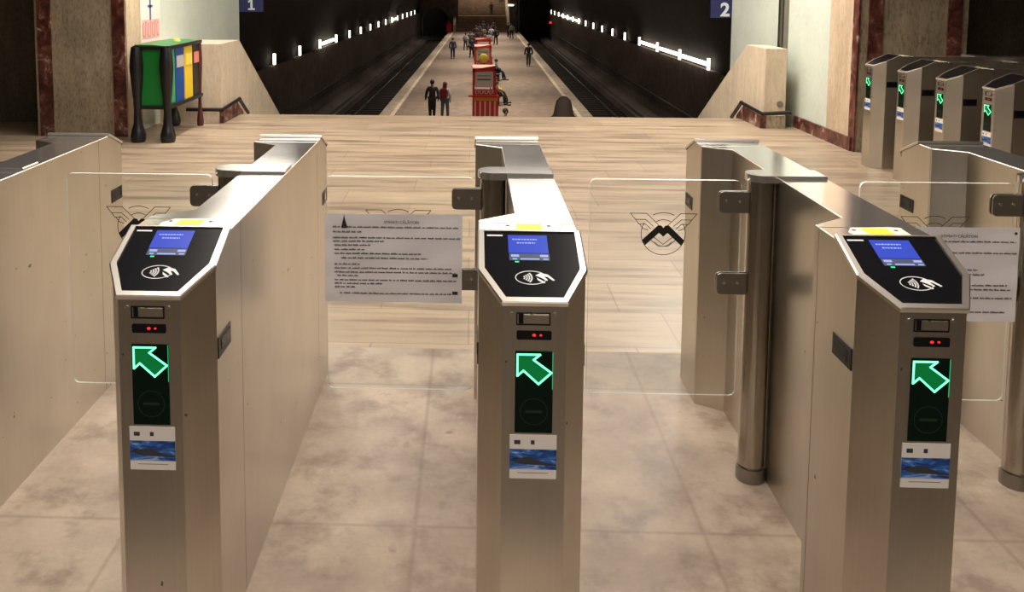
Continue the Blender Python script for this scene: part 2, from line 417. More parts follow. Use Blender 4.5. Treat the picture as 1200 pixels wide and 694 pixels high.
    bm = vprism(cap, .962, .984); bmesh.ops.bevel(bm, geom=[e for e in bm.edges if e.calc_length() > .02 and all(v.co.z > .98 for v in e.verts)], offset=.002, segments=1, affect='EDGES')
    P('post_cap', bm, 'steel_top')
    # glass door with cut corners, brackets and emblem
    g0, g1, z0, z1 = -.708, -.243, .272, .960
    r_ = .018
    pts = [(g0,z0+r_)] + [(g0+r_-r_*math.cos(math.radians(a_)), z0+r_-r_*math.sin(math.radians(a_))) for a_ in (30,60,90)] + \
          [(g1-r_+r_*math.cos(math.radians(a_)), z0+r_-r_*math.sin(math.radians(a_))) for a_ in (90,60,30,0)] + \
          [(g1-r_+r_*math.cos(math.radians(a_)), z1-r_+r_*math.sin(math.radians(a_))) for a_ in (0,30,60,90)] + \
          [(g0+r_-r_*math.cos(math.radians(a_)), z1-r_+r_*math.sin(math.radians(a_))) for a_ in (90,60,30,0)]
    gp = Plane2((0,py,0), (1,0,0), (0,0,1))
    bm = bmesh.new(); gp.poly(bm, pts, -.005, .005)
    for f in bm.faces:
        f.normal_update(); f.material_index = 1 if abs(f.normal.y) < .5 else 0
    door = P('glass_door', bm, ['glass','glass_edge'])
    ep = Plane2(((g0+g1)/2-.004,py-.0056,.790), (1,0,0), (0,0,1)); s = .00262
    def K(p): return [(a*s, b*s) for a, b in p]
    bm = bmesh.new()
    lw_ = .0019
    ep.stroke(bm, K(arc(0,0,26,25.5,150,390,26)), lw_, 0, .0005); ep.stroke(bm, K(arc(0,0,26,25.5,62,118,8)), lw_, 0, .0005)
    ep.stroke(bm, K(arc(0,0,17,17,60,120,6)), lw_, 0, .0005); ep.stroke(bm, K(arc(0,-3,12,12,215,325,10)), lw_, 0, .0005)
    for q in (1,-1):
        for w_ in ([(-39,24.5),(-20,24.5),(-5,10)], [(-39,24.5),(-33,17),(-21,17),(-12,9)], [(-33,17),(-29,11.5),(-21,11.5),(-15,6)], [(-28,11.5),(-24,6),(-18,4)], [(-11,-4),(0,-13),(0,-13)], [(-14,-8),(-6,-15),(0,-15)]):
            ep.stroke(bm, K([(a*q,b) for a,b in w_]), lw_, 0, .0005)
    P('emblem_outline', bm, 'emblem_line', door)
    bm = bmesh.new(); ep.poly(bm, K([(-25,-8),(-6.5,10),(-2.5,10),(0,7),(0,-3.5),(-5,1),(-21,-14)]), 0, .0007); ep.poly(bm, K([(25,-8),(6.5,10),(2.5,10),(0,7),(0,-3.5),(5,1),(21,-14)][::-1]), 0, .0007)
    P('emblem_letter', bm, 'emblem_black', door)
    for zb in (.602, .860):
        bm = bmesh.new(); q0, q1 = -.312, -.215; rr = .012
        pb = [(q0+rr,zb),(q1,zb),(q1,zb+.066),(q0+rr,zb+.066),(q0+rr*.3,zb+.066-rr*.3),(q0,zb+.066-rr),(q0,zb+rr),(q0+rr*.3,zb+rr*.3)]
        gp.poly(bm, pb, .005, .012); gp.poly(bm, pb, -.012, -.005)
        br = P('hinge_bracket', bm, 'steel_dark', root)
        bm = bmesh.new()
        for u in (-.290,-.250):
            bm = bmesh.new(); gp.disc(bm, u, zb+.036, .0045, .012, .0145, 12); P('bracket_bolt', bm, 'screw', br)
    return root
X0, PT, YF = .257, .8242, 1.752
GRP = 'ticket gates in the near row'
gate0 = make_gate('middle ticket gate of the near row, lit green arrow, between the two glass doors', GRP)
def gate_loc(k): return (X0+k*PT+CX, YF+CY, 0)
gate0.location = gate_loc(0)
dup(gate0, gate_loc(-1), 0, 'steel ticket gate with green arrow left of the middle one, before the flat-sided cabinet', GRP)
dup(gate0, gate_loc(1), 0, 'steel ticket gate with green arrow overlapping the half hidden paper notice on glass', GRP)
dup(gate0, gate_loc(-2), 0, 'steel gate cabinet cut by the left photo edge, only its flat side showing', GRP)
dup(gate0, gate_loc(2), 0, 'steel gate cabinet cut by the right photo edge, rear end and hinge post showing', GRP)
RG = 'ticket gates in the far right row'
for y, lab in ((7.50,'far small steel ticket gate nearest the red marble strip, farthest of the right row'),
               (6.93,'far small steel ticket gate in the right row, second from the marble wall'),
               (6.36,'far small steel ticket gate in the right row, third from the marble wall'),
               (5.78,'far small steel ticket gate at the right photo edge, nearest of the right row')):
    g_ = dup(gate0, (3.46+CY, y, 0), -PI/2, lab, RG)
    for ch in list(g_.children_recursive):
        nm = ch.name.split('.')[0]
        if nm in ('glass_door','emblem_outline','emblem_letter','hinge_bracket','bracket_bolt','screen','screen_menu','screen_text','menu_text','status_light','contactless_symbol','name_label'):
            bpy.data.objects.remove(ch)

# ------------------------------------------------------------------ notices taped to the glass
def notice(x0, x1, z0, z1, y, label, seed, torn):
    rnd = random.Random(seed)
    root = thing('notice_sheet', label, 'paper notice', ((x0+x1)/2, y, z0))
    w = x1-x0; h = z1-z0
    pl = Plane2((-w/2, 0, 0), (1,0,0), (0,0,1))
    bm = bmesh.new(); nx, ny = 26, 18; g = []
    for j in range(ny+1):
        row = []
        for i in range(nx+1):
            u = w*i/nx; v = h*j/ny
            d = .0012+.0012*math.sin(i*.5+j*.3)+.0010*math.sin(j*.9-i*.2)
            row.append(bm.verts.new((u-w/2, -d-.001, v)))
        g.append(row)
    for j in range(ny):
        for i in range(nx): bm.faces.new((g[j][i],g[j][i+1],g[j+1][i+1],g[j+1][i]))
    back = [[bm.verts.new((q.co.x, q.co.y+.0008, q.co.z)) for q in row] for row in g]
    for j in range(ny):
        for i in range(nx): bm.faces.new((back[j][i],back[j+1][i],back[j+1][i+1],back[j][i+1]))
    rim = [(0,i) for i in range(nx+1)]+[(j,nx) for j in range(1,ny+1)]+[(ny,i) for i in range(nx-1,-1,-1)]+[(j,0) for j in range(ny-1,0,-1)]
    for (a,b_), (c,d) in zip(rim, rim[1:]+rim[:1]): bm.faces.new((g[a][b_],back[a][b_],back[c][d],g[c][d]))
    obj('paper_sheet', bm, 'paper', root)
    bm = bmesh.new()
    rows = [(.045,.10,.95),(.135,.10,.27),(-1,0,0)]
    lines = [(.155,.06,.10,.97),(.21,.06,.27,0),(.275,.06,.98,0),(.315,.06,.43,0),(.36,.07,.33,0),(.41,.07,.29,0),(.455,.07,.70,0),(.505,.12,.75,0),
             (.575,.07,.25,0),(.62,.07,.92,0),(.665,.07,.95,0),(.705,.09,.24,0),(.755,.07,.96,0),(.795,.07,.42,0),(.835,.07,.22,0),(.905,.11,.92,0)]
    for ln in lines:
        v = h*(1-ln[0]); a = ln[1]*w; e = (ln[2] if ln[2] > .2 else ln[3])*w
        x = a
        while x < e:
            ww = rnd.uniform(.006,.024)
            bold = .0042 if rnd.random() < .7 else .0050
            # a word: row of small letter strokes
            xx = x
            while xx < min(x+ww, e):
                hh = rnd.choice((.0036,.0036,.0052)); pl.rect(bm, xx, xx+.0019, v, v+hh, .0056, .0060); xx += .0024
            x += ww+.0045
    obj('printed_text', bm, 'ink', root)
    bm = text_bm('STIMAȚI CĂLĂTORI', .0125, pl, w*.56, h*.895, .0004)
    for q in bm.verts: q.co.y -= .0056
    obj('printed_heading', bm, 'ink', root)
    bm = bmesh.new()
    if torn:
        pl.poly(bm, [(.052,h-.045),(.072,h-.045),(.064,h-.018),(.061,h-.002),(.058,h-.018)], .0050,.0062)
        for q in (.30,.10):
            b2 = bmesh.new(); pl.rect(b2, w-.030,w-.013,h*q,h*(q+.035),.0050,.0062); obj('tape_mark', b2, 'tape_black', root)
    else:
        pl.disc(bm, w-.014, h-.016, .004, .0050, .0062)
    obj('tape_mark', bm, 'tape_black', root)
    return root
gy = YF+.868-.0158
notice(-.452, -.022, .562, .845, gy, 'white printed notice sheet taped to the glass door between left and middle gates', 3, True)
notice(1.262, 1.676, .532, .826, gy, 'white printed notice sheet taped to the glass door behind the right gate', 5, False)

# ------------------------------------------------------------------ mezzanine hall
struct('floor', box(-12,12,1.25,3.55,-.3,0), 'floor_concrete')
struct('floor', box(-12,12,-8,1.25,-.3,0), 'floor_dark')  # unseen floor, coloured dark to dim the reflections in the gate steel
struct('floor', box(-12,12,3.55,9.6,-.3,0), 'floor_tiles')
struct('floor', box(-2.83,3.27,9.6,10.22,-.3,0), 'floor_tiles')
# ceiling with coffers
bm = bmesh.new(); bx(bm, -12,12,-8,13.2,3.5,3.8)
for x in range(-10, 11, 2): bx(bm, x-.12, x+.12, -8, 13.2, 3.25, 3.5)
struct('ceiling', bm, 'ceiling_white')
def ceiling_lamp(x, y, lx, ly, es=None, label=''):
    t_ = thing('ceiling_light', label, 'ceiling light', (x,y,3.5), 0, 'recessed lights in the hall ceiling')
    obj('lamp_housing', box(-lx/2-.04,lx/2+.04,-ly/2-.04,ly/2+.04,-.12,0), 'lamp_case', t_)
    obj('lamp_diffuser', box(-lx/2,lx/2,-ly/2,ly/2,-.15,-.12), 'lamp_glow', t_)
LAMPS = [(1.1,11.0,2.0,1.7),(-3.05,12.5,.8,1.0),(3.0,12.2,.9,1.4),(-1,2.5,1.2,.3),(1,2.5,1.2,.3),(-1,-.4,1.2,.3),(1,-.4,1.2,.3),(-3,-.4,1.2,.3),(3,-.4,1.2,.3),(-3,5,1.2,.3),(1,6,1.2,.3),(-3,8,1.2,.3),(3,8.4,1.2,.3),(-1,-4,1.2,.3),(1,-4,1.2,.3)]
for i, (x, y, lx, ly) in enumerate(LAMPS):
    ceiling_lamp(x, y, lx, ly, label='rectangular ceiling light of the hall')
def area(name, loc, sx, sy, power, rot=(0,0,0), col=(1,.91,.81), spread=PI):
    l = bpy.data.lights.new(name, 'AREA'); l.shape = 'RECTANGLE'; l.size = sx; l.size_y = sy; l.energy = power; l.color = col; l.spread = spread
    o = bpy.data.objects.new(name, l); o.location = loc; o.rotation_euler = rot; C.objects.link(o); return o
for x, y, w_, l_, p_ in ((-.9,2.9,.8,2.2,54),(1.0,2.9,.8,2.2,54),(0,-.9,3.5,1.4,105),(0,6.3,3.4,1.6,120),(1.1,11.0,2.0,1.7,36),(-3.05,12.5,.8,1.0,11),(3.0,12.2,.9,1.4,18),(-2.4,8.8,.6,1.4,125),(2.4,9.2,.6,1.4,125)):  # includes unseen fill added to brighten the notices, side walls and parapets
    area('hall_lamp_and_fill', (x,y,3.22), w_, l_, p_)
# back and side walls
struct('wall_back', box(-12,12,-8.3,-8,0,3.5), 'beige_stone')
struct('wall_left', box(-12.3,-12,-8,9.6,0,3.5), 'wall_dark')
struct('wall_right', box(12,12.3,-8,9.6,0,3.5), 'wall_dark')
struct('wall_far_left', box(-12,-4.47,9.5,9.8,0,3.5), 'wall_dark')  # shade on this set-back wall is put into its dark colour
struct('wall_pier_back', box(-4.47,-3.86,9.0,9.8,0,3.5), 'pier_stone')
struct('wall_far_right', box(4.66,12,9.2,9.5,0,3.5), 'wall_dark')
# left pier and its strips
struct('wall_pier_left', box(-4.47,-3.535,8.6,9.0,0,3.5), 'pier_stone')
struct('trim_1', box(-4.44,-4.295,8.585,8.6,0,3.5), 'red_marble')
struct('trim_2', box(-3.663,-3.53,8.585,8.6,0,3.5), 'red_marble')
struct('trim_3', box(-3.545,-3.522,8.62,9.0,0,3.5), 'beige_stone')
struct('wall_stair_left', box(-3.85,-3.54,9.0,12.95,-4.2,3.5), 'mint_paint')
# right pier
struct('wall_pier_right', box(3.66,4.66,8.17,9.5,0,3.5), 'pier_stone')
struct('trim_4', box(3.742,3.872,8.155,8.17,0,3.5), 'red_marble')
struct('trim_5', box(4.47,4.60,8.155,8.17,0,3.5), 'red_marble')
struct('trim_6', box(3.650,3.665,8.28,8.80,0,3.5), 'beige_stone')
struct('trim_7', box(3.648,3.665,8.16,8.28,0,3.5), 'red_marble')
struct('wall_stair_right', box(3.656,3.95,8.80,12.1,-4.2,3.5), 'mint_paint')
struct('baseboard_right', box(3.63,3.657,8.20,9.62,0,.13), 'red_marble')
bm = bmesh.new(); bx(bm, 3.60,3.656,9.95,10.0,0,3.5); bx(bm, 3.61,3.656,10.1,10.16,0,3.5)
tag(obj('wall_pipe', bm, 'steel_dark'), 'pair of thin dark vertical pipes on the right mint wall above the parapet', 'pipe')
# stairs down to the platform
PZ = -4.2
bm = bmesh.new(); n = 28
for i in range(n): bx(bm, -2.83, 3.27, 10.22+i*.3, 10.22+(i+1)*.3, -4.4, -(i+1)*.15)
struct('stairs', bm, 'platform_edge')
# sloping stair parapets
def parapet(name, x0, x1, yf, ytop, plx, plab, mat_inner, z_top=.90):
    o = bmesh.new(); k = .575
    ye = 18.6
    pts = [(yf,0),(yf,z_top),(ytop,z_top),(ye,z_top-(ye-ytop)*k),(ye,-4.2),(yf,-4.2)]
    prism(o, pts, lambda p: (x0,p[0],p[1]), lambda p: (x1,p[0],p[1]))
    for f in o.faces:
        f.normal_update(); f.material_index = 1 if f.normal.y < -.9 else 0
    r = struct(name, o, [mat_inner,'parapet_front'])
    return r
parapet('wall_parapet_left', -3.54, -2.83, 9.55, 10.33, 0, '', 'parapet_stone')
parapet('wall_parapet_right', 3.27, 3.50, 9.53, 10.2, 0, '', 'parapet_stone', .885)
# stone plinths with dark stepped coping at the parapet feet
bm = bmesh.new(); prism(bm, [(9.52,0),(9.52,.14),(10.1,.17),(10.35,.02),(10.35,-.2),(9.52,-.2)], lambda p: (-2.845,p[0],p[1]), lambda p: (-2.80,p[0],p[1])); struct('trim_8', bm, 'red_marble')
bm = bmesh.new(); prism(bm, [(9.50,0),(9.50,.14),(10.1,.17),(10.35,.02),(10.35,-.2),(9.50,-.2)], lambda p: (3.22,p[0],p[1]), lambda p: (3.285,p[0],p[1])); struct('trim_9', bm, 'red_marble')
struct('trim_10', box(3.27,3.50,9.51,9.53,0,.14), 'parapet_front')
def coping(pts, w_, label):
    bm = bmesh.new()
    for a, b_ in zip(pts, pts[1:]):
        a = Vector(a); b_ = Vector(b_); d = (b_-a); L_ = d.length; q = d.to_track_quat('Z','Y'); mt = Matrix.Translation(a) @ q.to_matrix().to_4x4()
        r = bmesh.ops.create_cone(bm, cap_ends=True, segments=12, radius1=w_, radius2=w_, depth=L_+w_)
        bmesh.ops.transform(bm, matrix=mt @ Matrix.Translation((0,0,L_/2)), verts=r['verts'])
    tag(obj('handrail', bm, 'black_iron', smooth=True), label, 'handrail')
coping([(-3.2,9.48,.16),(-2.80,9.48,.16),(-2.78,10.12,.20),(-2.78,10.5,-.02)], .022, 'low black pipe rail bent around the left stair parapet foot')
coping([(3.52,9.44,.19),(3.22,9.44,.17),(3.19,10.08,.21),(3.19,10.42,-.01)], .022, 'low black pipe rail bent around the right stair parapet foot')
pd = Plane2((3.44,9.53,.27), (1,0,0), (0,0,1)); bm = bmesh.new(); pd.disc(bm,0,0,.035,0,.01); tag(obj('drain_cover', bm, 'steel_dark'), 'small round dark cap low on the right parapet front', 'cap')

# ------------------------------------------------------------------ number signs
def number_sign(x0, x1, y, z0, z1, txt, du, size, label):
    root = thing('number_sign', label, 'sign', ((x0+x1)/2, y, z0))
    w = x1-x0; obj('sign_board', box(-w/2,w/2,0,.05,0,z1-z0), 'navy_sign', root)
    pl = Plane2((0,0,0), (1,0,0), (0,0,1)); bm = text_bm(txt, size, pl, du, .028, .004) if txt != '1' else bmesh.new()
    if txt == '1': pl.poly(bm, [(-.045,.03),(.06,.03),(.06,.055),(.026,.055),(.026,.19),(-.004,.19),(-.042,.165),(-.042,.138),(-.008,.152),(-.008,.055),(-.045,.055)], 0, .004)
    obj('sign_number', bm, 'sign_white', root)
    obj('sign_bracket', box(-w/2,w/2,.01,.04,z1-z0,3.5-z0), 'black_iron', root)
number_sign(-3.54,-3.17,12.95,1.165,1.72,'1',0,.185,'dark blue platform sign with a white number 1 at left')
number_sign(3.37,3.72,12.12,1.135,1.66,'2',.02,.26,'dark blue platform sign with a white number 2 at right')

# ------------------------------------------------------------------ poster
t_ = thing('wall_poster', 'white poster with red lettering on the mint wall above the recycling bins', 'poster', (-3.54,9.31,.80))
pl = Plane2((0,-.30,0), (0,1,0), (0,0,1))
bm = bmesh.new(); pl.rect(bm,0,.60,.12,1.1,0,.008); obj('poster_sheet', bm, 'poster_white', t_)
bm = bmesh.new(); pl.rect(bm,0,.58,-.20,.11,0,.006); obj('lower_sheet', bm, 'poster_white', t_)
bm = bmesh.new(); pl.rect(bm,.05,.56,.18,.385,.008,.010); obj('red_print', bm, 'poster_pink', t_)
bm = bmesh.new()
for i in range(7):
    u = .07+i*.068; pl.stroke(bm, [(u,.20),(u+.012,.36),(u+.035,.36)] if i%2 else [(u+.03,.35),(u,.33),(u,.22),(u+.035,.20)], .014, .010,.012)
pl.rect(bm,.02,.58,.135,.142,.008,.010)
obj('red_letters', bm, 'poster_red', t_)
bm = bmesh.new(); pl.rect(bm,.27,.31,.38,.75,.010,.012); pl.rect(bm,.22,.36,.52,.545,.010,.012); obj('blue_mark', bm, 'poster_blue', t_)

# ------------------------------------------------------------------ recycling bins
t_ = thing('recycling_station', 'black framed recycling bin stand with green, blue, yellow and dark compartments on bulbous legs', 'recycling bins', (-3.14,8.83,0))
X_0, X_1, Y0, Y1 = -.20,.16,-.53,.53
bm = bmesh.new(); bx(bm, X_0+.03,X_1-.03,Y0+.03,Y0+.30,.36,.93); g_ = obj('green_bin', bm, 'bin_green', t_)
pf = Plane2((X_1-.03,0,0),(0,1,0),(0,0,1))
bm = bmesh.new(); pf.rect(bm,Y0+.04,Y0+.235,.38,.93,0,.006); obj('bin_front', bm, 'bin_green_light', g_)
for nm, a, b_, mt in (('blue_bin',-.27,0.0,'bin_blue'),('yellow_bin',.01,.27,'bin_yellow'),('dark_bin',.28,.50,'bin_dark')):
    o = obj(nm, box(X_0+.03,X_1-.025,a,b_,.36,.93,.006), mt, t_)
    bm = bmesh.new(); pf.rect(bm,a+.03,b_-.03,.72,.84,.006,.012); obj('bin_label', bm, {'blue_bin':'cloth_pale','yellow_bin':'lemon','dark_bin':'poster_red'}[nm], o)
for z0_, z1_ in ((.33,.365),(.925,.96)):
    bm = bmesh.new(); bx(bm, X_0,X_1,Y0,Y0+.03,z0_,z1_); bx(bm, X_0,X_1,Y1-.03,Y1,z0_,z1_); bx(bm, X_0,X_0+.03,Y0,Y1,z0_,z1_); bx(bm, X_1-.03,X_1,Y0,Y1,z0_,z1_); obj('frame_rail', bm, 'black_iron', t_)
legp = [(.052,0),(.060,.02),(.062,.07),(.052,.12),(.036,.18),(.030,.30),(.034,.42),(.048,.60),(.056,.75),(.050,.86),(.040,.95)]
for lx_, ly_, mt in ((X_0+.03,Y0+.02,'black_iron'),(X_1-.03,Y0+.02,'black_iron'),(X_0+.03,Y1-.02,'black_iron'),(X_1-.03,Y1-.02,'bin_frame_red')):
    bm = bmesh.new(); lathe(bm, (lx_,ly_), [(r_*1.22,z_) for r_,z_ in legp] if mt == 'black_iron' else [(r_*.6,z_) for r_,z_ in legp]); obj('leg', bm, mt, t_, smooth=True)
bm = bmesh.new()
for a, b_ in ((Y0+.03,-.28),(-.27,0),(.01,.27),(.28,.5)):
    prism(bm, [(X_0+.01,.945),(X_1-.02,.945),(X_1-.02,.958),(-.02,.972),(X_0+.01,.972)], lambda p: (p[0],a,p[1]), lambda p: (p[0],b_,p[1]))
obj('lid', bm, 'bin_green', t_)
bm = bmesh.new(); cyl(bm, (0.0,.18), .045, .955, .99, 14, .03); obj('lid_knob', bm, 'bin_yellow', t_, smooth=True)

# ------------------------------------------------------------------ station hall below
def S(u, y): return .70+.0145*(y-38)+u*(1-.00076*(y-38))
def long(bm, u0, u1, z0, z1, y0=14, y1=112, n=14, mi=0):
    for i in range(n):
        a = y0+(y1-y0)*i/n; b_ = y0+(y1-y0)*(i+1)/n
        vs = [bm.verts.new(p) for p in ((S(u0,a),a,z0),(S(u1,a),a,z0),(S(u1,a),a,z1),(S(u0,a),a,z1),(S(u0,b_),b_,z0),(S(u1,b_),b_,z0),(S(u1,b_),b_,z1),(S(u0,b_),b_,z1))]
        for f in ((3,2,6,7),(0,1,5,4),(1,2,6,5),(0,3,7,4)): bm.faces.new([vs[q] for q in f])
        if i == 0: bm.faces.new([vs[q] for q in (0,1,2,3)])
        if i == n-1: bm.faces.new([vs[q] for q in (4,5,6,7)])
    bmesh.ops.remove_doubles(bm, verts=bm.verts[:], dist=.0005)
    return bm
struct('floor_platform', long(bmesh.new(), -4.72, 4.72, -4.75, PZ, 18.6), 'platform_floor')
bm = long(bmesh.new(), -4.80, -4.28, -4.7, PZ+.004, 18.6); long(bm, 4.28, 4.80, -4.7, PZ+.004, 18.6); struct('trim_11', bm, 'platform_edge')
bm = long(bmesh.new(), -4.30, -4.12, PZ, PZ+.012, 18.6); long(bm, 4.12, 4.30, PZ, PZ+.012, 18.6); struct('trim_12', bm, 'edge_strip')
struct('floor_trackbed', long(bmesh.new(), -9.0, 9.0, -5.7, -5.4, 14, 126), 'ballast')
bm = long(bmesh.new(), -4.75, -4.5, -5.4, -4.7, 18.6); long(bm, 4.5, 4.75, -5.4, -4.7, 18.6); struct('wall_platform_side', bm, 'wall_dark')
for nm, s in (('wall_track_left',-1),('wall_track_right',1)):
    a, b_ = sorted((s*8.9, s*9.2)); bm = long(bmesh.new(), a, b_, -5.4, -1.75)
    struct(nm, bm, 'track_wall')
    a, b_ = sorted((s*8.0, s*8.9)); struct('trim_13' if s < 0 else 'trim_14', long(bmesh.new(), a, b_, -5.4, -4.9), 'track_wall')
# vault
bm = bmesh.new(); prev = None; NV = 20
for j in range(17):
    y = 13.0+(112-13.0)*j/16
    ring = []
    for i in range(NV+1):
        a = PI*i/NV; ring.append(bm.verts.new((S(-9.1*math.cos(a), y), y, -1.75+6.0*math.sin(a))))
    if prev:
        for i in range(NV): bm.faces.new((prev[i],prev[i+1],ring[i+1],ring[i]))
    prev = ring
struct('ceiling_vault', bm, 'vault', True)
struct('wall_closing_left', box(-12,-3.85,12.9,13.1,-5.4,4.5), 'vault')
struct('wall_closing_right', box(3.95,12,12.9,13.1,-5.4,4.5), 'vault')
# far end wall with tunnel mouth on the left
bm = bmesh.new()
yE = 112
bx(bm, S(-9.3,yE), S(-8.6,yE), yE, yE+1, -5.7, 4.6); bx(bm, S(-4.9,yE), S(-3.6,yE), yE, yE+1, -5.7, 4.6)
outer = [(S(-8.6,yE),4.6)]+[(S(-6.75-1.85*math.cos(PI*i/12),yE), -2.9+1.75*math.sin(PI*i/12)) for i in range(13)]+[(S(-4.9,yE),4.6)]
prism(bm, outer, lambda p: (p[0],yE,p[1]), lambda p: (p[0],yE+1,p[1]))
bx(bm, 5.06, S(4.9,yE), yE, yE+1, -5.7, 4.6)
struct('wall_far_end', bm, 'track_wall')
struct('wall_tunnel', box(S(-12,yE),S(-3.65,yE),yE+12,yE+12.3,-5.7,4.6), 'vault')
struct('wall_tunnel_shade_right', box(S(4.9,yE)+.01,S(11.5,yE),yE,yE+.3,-5.7,4.6), 'vault')  # solid near-black wall stands in for the darkness of the right tunnel
# rails and sleepers
for s, nm in ((-1,'left'),(1,'right')):
    for u, w_ in ((5.45,'nearer the platform'),(6.9,'nearer the wall')):
        o = obj('rail', long(bmesh.new(), s*u-.04, s*u+.04, -5.285, -5.14), 'rail'); tag(o, 'steel running rail of the %s track, %s' % (nm, w_), 'rail')
    o = obj('power_rail', long(bmesh.new(), s*7.75-.09, s*7.75+.09, -5.32, -4.95), 'pipe'); tag(o, 'dark covered power rail beside the %s track wall' % nm, 'rail')
    bm = bmesh.new()
    for i in range(120):
        y = 22+i*.75; a, b_ = sorted((S(s*4.95,y), S(s*7.45,y))); bx(bm, a, b_, y, y+.25, -5.40, -5.29)
    tag(obj('sleepers', bm, 'sleeper'), 'dark sleepers under the rails of the %s track' % nm, 'sleepers', kind='stuff')
    for q, zz in enumerate((-4.35,-4.05)):
        a, b_ = sorted((s*8.78, s*8.88)); o = obj('cable_duct', long(bmesh.new(), a, b_, zz, zz+.08), 'pipe')
        tag(o, '%s of two cable ducts along the %s track wall' % (('lower','upper')[q], nm), 'cable duct')
# track wall lamps
def onwall(s, y, L_, kind, label, group):
    x = S(s*8.86, y)
    o = obj('wall_lamp', (lambda bm: (bx(bm, -.05,.05,-.045,.045,-.23,.23) if kind == 'v' else bx(bm, -.06,.06,-L_/2,L_/2,-.07,.07), bm)[1])(bmesh.new()), 'track_lamp')
    o.location = (x, y, -1.48 if kind == 'v' else -1.50); 
    tag(o, label, 'wall lamp', group)
for i in range(15): onwall(-1, 35.4+4.85*i, 0, 'v', 'small upright glowing lamp in the row along the left track wall', 'upright lamps along the left track wall')
onwall(-1, 47.4, 3.8, 'h', 'long glowing tube lamp on the left track wall, nearer one', 'tube lamps on the left track wall')
onwall(-1, 81.0, 5.5, 'h', 'long glowing tube lamp on the left track wall, farther one', 'tube lamps on the left track wall')
for i in range(16): onwall(1, 34.4+4.88*i, 0, 'v', 'small upright glowing lamp in the row along the right track wall', 'upright lamps along the right track wall')
for y, l_, nm in ((36.7,4.3,'nearest'),(41.6,4.0,'second nearest'),(46.6,3.9,'third nearest'),(80.5,5,'fourth nearest'),(86.5,5,'fifth nearest'),(92.0,5,'farthest')):
    onwall(1, y, l_, 'h', 'long glowing tube lamp on the right track wall, '+nm+' of the lit tubes', 'tube lamps on the right track wall')
bm = bmesh.new(); cyl(bm, (0,0), .06, 0, 2.1, 10); 
t_ = thing('track_signal', 'small red track signal at the far end of the right track', 'signal', (S(8.45,104),104,-4.9))
obj('signal_post', bm, 'black_iron', t_); obj('signal_lamp', box(-.15,.15,-.1,0,2.1,2.35), 'led_red', t_); obj('signal_head', box(-.2,.2,0,.2,1.9,2.5), 'black_iron', t_)

# far stairs
bm = bmesh.new(); y = 110.0; z = PZ
sx0, sx1 = -1.95, 4.75
for i in range(13): bx(bm, sx0,sx1, y,y+9.5-.3*i*.99, z,z+.15); z += .15; y += .3
bx(bm, sx0,sx1, y,y+6,z-.15,z+.01); y += 1.3
for i in range(15): bx(bm, sx0,sx1, y,y+6, z,z+.15); z += .15; y += .3
bx(bm, sx0-.6,sx1+.6, y,y+12, z-.5,z)
struct('stairs_far', bm, 'far_steps')
for nm, a, b_ in (('wall_far_parapet_left',-2.25,-1.95),('wall_far_parapet_right',4.75,5.05)):
    bm = bmesh.new(); prism(bm, [(109.8,PZ),(109.8,-3.3),(113.9,-1.35),(115.2,-1.35),(119.8,.9),(120.5,.9),(120.5,PZ)], lambda p: (a,p[0],p[1]), lambda p: (b_,p[0],p[1])); struct(nm, bm, 'edge_strip')
struct('wall_far_hall', box(-6,9,124,124.3,-1,4.6), 'beige_stone')
t_ = thing('lamp_post', 'slim greenish post carrying a small lit lamp right of the far stairs', 'lamp post', (5.45,108,PZ))
bm = bmesh.new(); cyl(bm, (.35,0), .14, 0, 6.5, 12); obj('post', bm, 'bin_dark', t_)
obj('lamp', box(-.75,-.05,-.15,.15,3.45,3.62,.02), 'track_lamp', t_); obj('lamp_arm', box(-.1,.35,-.04,.04,3.56,3.62), 'lamp_case', t_)
t_ = thing('red_cabinet', 'small red cabinet at the foot of the far stairs, left side', 'cabinet', (-2.75,108.5,PZ))
obj('cabinet_body', box(-.33,.33,-.2,.2,0,1.15,.03), 'red', t_); obj('cabinet_top', box(-.2,.2,-.15,.15,1.15,1.5,.05), 'maroon' if 'maroon' in M else 'cloth_maroon', t_)

